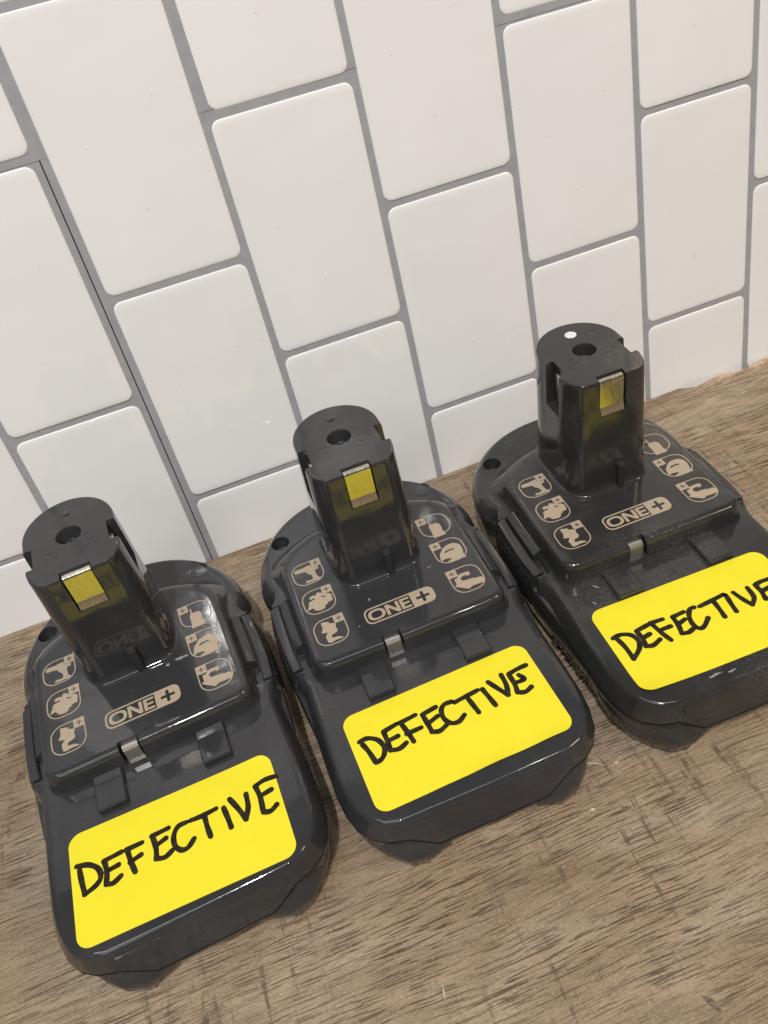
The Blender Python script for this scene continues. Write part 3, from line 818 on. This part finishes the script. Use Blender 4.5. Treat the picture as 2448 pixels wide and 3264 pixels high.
def latch_hook(s_):
    b = bmesh.new()
    prof = [(44.5, 30), (44.8, 38.2), (46.2, 39.2), (47.0, 39.0), (49.6, 37.4), (49.9, 36.6), (49.9, 30)]
    loft(b, [[(s_ * x, y, z) for x, z in prof] for y in (-12.6, -13.2, -41.4, -42.2)])
    return to_mesh(b, 'latch_hook', 30)
def grip_pad(s_):
    b = bmesh.new()
    prof = [(54.0, 31.6), (56.1, 31.2), (56.9, 27), (57.55, 22), (56.9, 14.5), (55.4, 10.0), (52.5, 10.0)]
    loft(b, [[(s_ * (x - d), y, z) for x, z in prof] for y, d in ((-13.5, 1.2), (-15, 0.35), (-24, 0.0), (-40, 0.0), (-48.5, 0.5), (-50.2, 1.4))])
    return to_mesh(b, 'grip_pad', 40)
for s_, k in ((1, 'r'), (-1, 'l')):
    ME['grip_pad_' + k] = grip_pad(s_)
    ME['latch_panel_' + k] = latch_panel(s_); ME['latch_hook_' + k] = latch_hook(s_)
b = bmesh.new(); box(b, 1.4, 5.0, -29.2, -24.5, 46.0, 60.4, 0.4, 1); ME['key_rib'] = to_mesh(b, 'key_rib')
ME['rib_r'] = rib_mesh(15.9, 28.0); ME['rib_l'] = rib_mesh(-28.0, -15.9)
ME['front_contact'] = strip([(-21.5, 107.3), (-23.9, 107.2), (-24.4, 106.9), (-24.6, 106.3), (-24.6, 98.0), (-24.6, 93.2), (-25.1, 91.4), (-25.5, 89.3)], -5.7, 5.7, 0.5)
def side_contact(s_):
    b = bmesh.new(); box(b, *sorted((s_ * 15.5, s_ * 16.6)), -11.6, -3.2, 86.4, 104.5, 0.3); return to_mesh(b, 'side_contact')
ME['side_contact_r'] = side_contact(1); ME['side_contact_l'] = side_contact(-1)
ME['terminal_tab'] = strip([(-60.0, 43.9), (-61.5, 44.6), (-62.7, 44.3), (-63.5, 43.2), (-63.8, 41.5), (-63.8, 36.0)], -12.5, -6.0, 0.5)
ME['screw'] = screw_mesh(0)
ME['plug_ring'] = torus_ring(39.5, 30.5, 4.6, 0.35, 35.15, 0.22)
ME['minus_ring'] = torus_ring(-8.5, -7.2, 3.9, 0.3, 108.2, 0.2)
ME['plus_ring'] = torus_ring(8.5, -7.2, 3.9, 0.3, 108.2, 0.2)
def polarity(cx, plus):
    b = bmesh.new(); box(b, cx - 1.8, cx + 1.8, -7.5, -6.9, 108.0, 108.45, 0.08, 1)
    if plus: box(b, cx - 0.3, cx + 0.3, -9.0, -5.4, 108.0, 108.5, 0.08, 1)
    return to_mesh(b, 'polarity')
ME['minus_sign'] = polarity(-8.5, False); ME['plus_sign'] = polarity(8.5, True)
b = bmesh.new(); cyl_rings(b, 0.6, 14.6, [(1.9, 107.8), (1.8, 108.6), (1.3, 108.9), (0.2, 108.75)], 20, False); ME['gate_nub'] = to_mesh(b, 'gate_nub', 50)
b = bmesh.new(); cyl_rings(b, 0.6, 14.2, [(2.8, 107.9), (2.7, 108.5), (2.1, 108.7), (1.2, 108.6), (0.3, 108.8)], 22, False); ME['paint_dot'] = to_mesh(b, 'paint_dot', 50)
b = bmesh.new(); tri = [(-2.5, -79.0), (0.4, -73.6), (2.9, -79.0)]; tri2 = [(-1.6, -78.5), (0.4, -74.8), (2.0, -78.5)]
loft(b, [[(x, y, 35.0) for x, y in tri], [(x, y, 35.42) for x, y in tri], [(x, y, 35.42) for x, y in tri2], [(x, y, 35.0) for x, y in tri2]], False, False); ME['arrow_mark'] = to_mesh(b, 'arrow_mark', 30)
ICONS = [(-1, -1.5, 'drill', (), 14.6), (-1, -20.2, 'saw', ('sawhole',), 15.2), (-1, -39.3, 'lamp', (), 15.6),
         (1, -1.5, 'bottle', (), 14.6), (1, -20.2, 'jig', ('jighole',), 15.2), (1, -39.9, 'clamp', (), 15.6)]
for i, a in enumerate(ICONS):
    ME[f'icon{i}'] = icon_mesh(*a)
ME['logo'] = logo_mesh()
def side_text():
    cu = bpy.data.curves.new('txt', 'FONT'); cu.body = 'LITHIUM'; cu.size = 9.5; cu.extrude = 0.35; cu.shear = 0.35
    cu.space_character = 1.0
    o = bpy.data.objects.new('txt', cu); COL.objects.link(o)
    dg = bpy.context.evaluated_depsgraph_get(); dg.update()
    me = bpy.data.meshes.new_from_object(o.evaluated_get(dg))
    bpy.data.objects.remove(o); bpy.data.curves.remove(cu)
    w = max(v.co.x for v in me.vertices)
    for v in me.vertices:
        tx, ty, tz = v.co
        yy = tx * 34.0 / w
        v.co = (-54.55 - tz + yy * 0.092, -67.0 - yy, 7.5 + ty * 0.9)
    return finish(me, 30)
ME['side_text'] = side_text()
b = bmesh.new()
def face_y(z, d):
    return -136 - 0.75 - (32.6 - z) * 0.1735 - d
rings = []
for d_, ins_ in ((-0.6, -0.3), (0.25, 0.0), (0.42, 0.35)):
    rings.append([(x, face_y(z, d_), z) for x, z in ((-32 + ins_, 31.4 - ins_), (32 - ins_, 31.4 - ins_), (31.5 - ins_, 27.5), (21.5 - ins_, 19.4 + ins_), (-21.5 + ins_, 19.4 + ins_), (-31.5 + ins_, 27.5))])
loft(b, rings); ME['nose_panel'] = to_mesh(b, 'nose_panel', 25)
def blot(cx, cy, rx, ry, rot, z, seed, n=14):
    q = random.Random(seed); b = bmesh.new(); pts = []
    for i in range(n):
        a = 2 * math.pi * i / n; r = q.uniform(0.55, 1.15)
        x, y = rx * r * math.cos(a), ry * r * math.sin(a)
        pts.append((cx + x * math.cos(rot) - y * math.sin(rot), cy + x * math.sin(rot) + y * math.cos(rot)))
    flat_poly(b, pts, (), z); return flat_mesh(b, 'mark')
SCUFFS = {0: [(20.4, -30.8, 3.4, 0.9, -0.05, 46.44), (14.2, -31.6, 1.1, 0.9, 0.3, 46.44), (26.5, -33.5, 0.3, 0.25, 0, 46.44), (-3, -37, 0.35, 0.2, 0, 46.44), (6.0, -40.5, 0.25, 0.2, 0, 46.44)],
          1: [(-11.4, -38.5, 1.1, 0.35, 0.7, 46.44), (-11.2, -38.2, 0.3, 0.9, 0.2, 46.46), (-20.1, -50.7, 0.7, 0.35, 0.9, 46.44), (20, -33, 1.6, 0.25, 0.2, 46.44)],
          2: [(9, 9.5, 0.45, 0.35, 0, 108.36), (-33, -70, 2.2, 0.4, -0.9, 35.25), (-38, -78, 1.5, 0.35, -1.0, 35.25), (-15, -131, 3.5, 0.6, 0.02, 35.25), (-8, -132, 2.0, 0.5, 0.1, 35.25), (-47, -30, 0.6, 0.4, 0.5, 35.9)]}
mt, nt, bs = new_mat('pale_scuff'); SCUFF = mt
nt.links.new(ramp(nt, noise(nt, coords(nt), 1.3, 4), [(0.35, g(0.10)), (0.65, g(0.34))]), bs.inputs['Base Color'])
bs.inputs['Roughness'].default_value = 0.6
LETTERS = [('D', 2), ('E', 4), ('F', 3), ('E', 4), ('C', 1), ('T', 2), ('I', 1), ('V', 2), ('E', 4)]

def put(name, key, mat, parent, loc=None):
    o = bpy.data.objects.new(name, ME[key]); COL.objects.link(o); o.parent = parent
    if not ME[key].materials: ME[key].materials.append(mat)
    o.material_slots[0].link = 'OBJECT'; o.material_slots[0].material = mat
    if loc: o.location = [c * S for c in loc]
    if mat in PLASTIC:
        wn = o.modifiers.new('wn', 'WEIGHTED_NORMAL'); wn.keep_sharp = True; wn.weight = 80
    return o

POSE = [(27.576, -76.072, 0.0626), (147.066, -74.843, 0.0088), (265.086, -74.553, -0.0123)]
STICK = [(-0.965, -109.203, -0.0317), (-0.275, -106.356, 0.0207), (-2.307, -105.331, -0.0092)]
LABEL = ['dark grey power tool battery nearest the camera, leftmost of three, white glare on its deck',
         'dark grey power tool battery in the middle of the row between two others',
         'dusty dark grey power tool battery at the right, white paint dot on its stem']
for i in range(3):
    bx, by, bt = POSE[i]
    bat = bpy.data.objects.new('tool_battery', None); COL.objects.link(bat)
    bat.empty_display_size = 0.02
    bat.location = (bx * S, by * S, 0); bat.rotation_euler = (0, 0, bt)
    bat['label'] = LABEL[i]; bat['category'] = 'battery'; bat['group'] = 'defective batteries in a row'
    P = PLASTIC[i]
    low = put('lower_case', 'lower_case', P, bat)
    for k in ('foot_r', 'foot_l', 'foot_rr', 'foot_rl'):
        put('foot', k, P, low)
    up = put('upper_case', 'upper_case', P, bat)
    put('seam_shade_band', 'seam', BLACK, up)  # added black strip, paints the shade of the gap under the shell
    for k in ('rib_l', 'rib_r'): put('guide_rib', k, P, up)
    put('nose_panel', 'nose_panel', P, up)
    put('plug_ring', 'plug_ring', P, up); put('arrow_mark', 'arrow_mark', P, up)
    put('screw', 'screw', STEEL, up, (-39.0, 29.8, 28.5))
    deck = put('raised_deck', 'raised_deck', P, bat)
    for k in range(6): put('printed_icon', f'icon{k}', PRINT, deck)
    put('printed_logo', 'logo', PRINT, deck)
    put('terminal_tab', 'terminal_tab', TABM, deck)
    st = put('stem', 'stem', P, bat)
    put('key_rib', 'key_rib', P, st)
    put('front_contact', 'front_contact', NICKEL, st)
    put('side_contact', 'side_contact_l', NICKEL, st); put('side_contact', 'side_contact_r', NICKEL, st)
    put('screw', 'screw', STEEL, st, (0, 0, 102.6))
    for k in ('minus_ring', 'plus_ring', 'minus_sign', 'plus_sign'): put(k, k, P, st)
    nub = put('paint_dot' if i == 2 else 'moulding_nub', 'paint_dot' if i == 2 else 'gate_nub', WHITE if i == 2 else P, st)
    if i == 2: nub['label'] = 'white paint dot on top of the stem'
    for k in 'lr':
        lp = put('latch_panel', 'latch_panel_' + k, GRIP if False else P, bat)
        put('latch_hook', 'latch_hook_' + k, P, lp)
        put('grip_pad', 'grip_pad_' + k, GRIP, lp)
    put('raised_lettering', 'side_text', P, low)
    for k, sc_ in enumerate(SCUFFS[i]):
        obj('scuff_mark', blot(*sc_, seed=i * 50 + k), SCUFF, st if sc_[5] > 100 else (deck if sc_[5] > 40 else up))
    # sticker with its handwriting
    lx, ly, lt = STICK[i]
    b = bmesh.new()
    out = rrect(-41.4, 41.4, -22.95, 22.95, (5.2, 5.2, 5.2, 5.2), 9)
    fine = []
    for (xa, ya), (xb, yb) in zip(out, out[1:] + out[:1]):
        nseg = max(1, int(math.hypot(xb - xa, yb - ya) / 4.0))
        fine += [(xa + (xb - xa) * k / nseg, ya + (yb - ya) * k / nseg) for k in range(nseg)]
    def lift(x, y):
        h = 0.05 * max(0.0, math.sin(x * 0.21 + i) * math.sin(y * 0.17 + 2 * i))
        if i == 1: h += 0.9 * max(0.0, (-y - 16.5) / 6.5) ** 2 * max(0.0, min(1.0, (x + 22) / 30.0)) * (0.7 + 0.3 * math.sin(x * 0.25))
        if i == 2: h += 1.3 * max(0.0, (-y - x * 0.35 - 25.0) / 10.0) ** 2
        if i == 0: h += 0.55 * max(0.0, (y + x * 0.4 - 31.0) / 7.0) ** 2
        return h
    rr_ = []
    for d_, top_ in ((0, 0.0), (0, 0.16), (0.8, 0.17), (2.2, 0.17), (4.2, 0.17), (6.8, 0.17), (10, 0.17), (14, 0.17), (18, 0.17)):
        fx, fy = (41.4 - d_) / 41.4, (22.95 - d_) / 22.95
        rr_.append([(x * fx, y * fy, top_ + lift(x * fx, y * fy)) for x, y in fine])
    loft(b, rr_, False, True)
    st_ = obj('sticker', to_mesh(b, 'sticker', 30), YELLOW, bat)
    st_.location = (lx * S, ly * S, 35.24 * S); st_.rotation_euler = (0, 0, lt)
    st_['label'] = 'yellow rectangular sticker with DEFECTIVE written in black marker'
    q = random.Random(i)
    inv = (Matrix.Translation((lx, ly, 0)) @ Matrix.Rotation(lt, 4, 'Z')).inverted()
    it = iter(STROKES[i])
    for ch, cnt in LETTERS:
        b = bmesh.new()
        for k in range(cnt):
            pts = [(inv @ Vector((x, y, 0))).xy for x, y in next(it)]
            stroke_geo(b, pts, 2.15, 0.26 + 0.03 * k, q)
        obj('handwritten_letter', flat_mesh(b, 'handwritten_letter'), INK, st_)
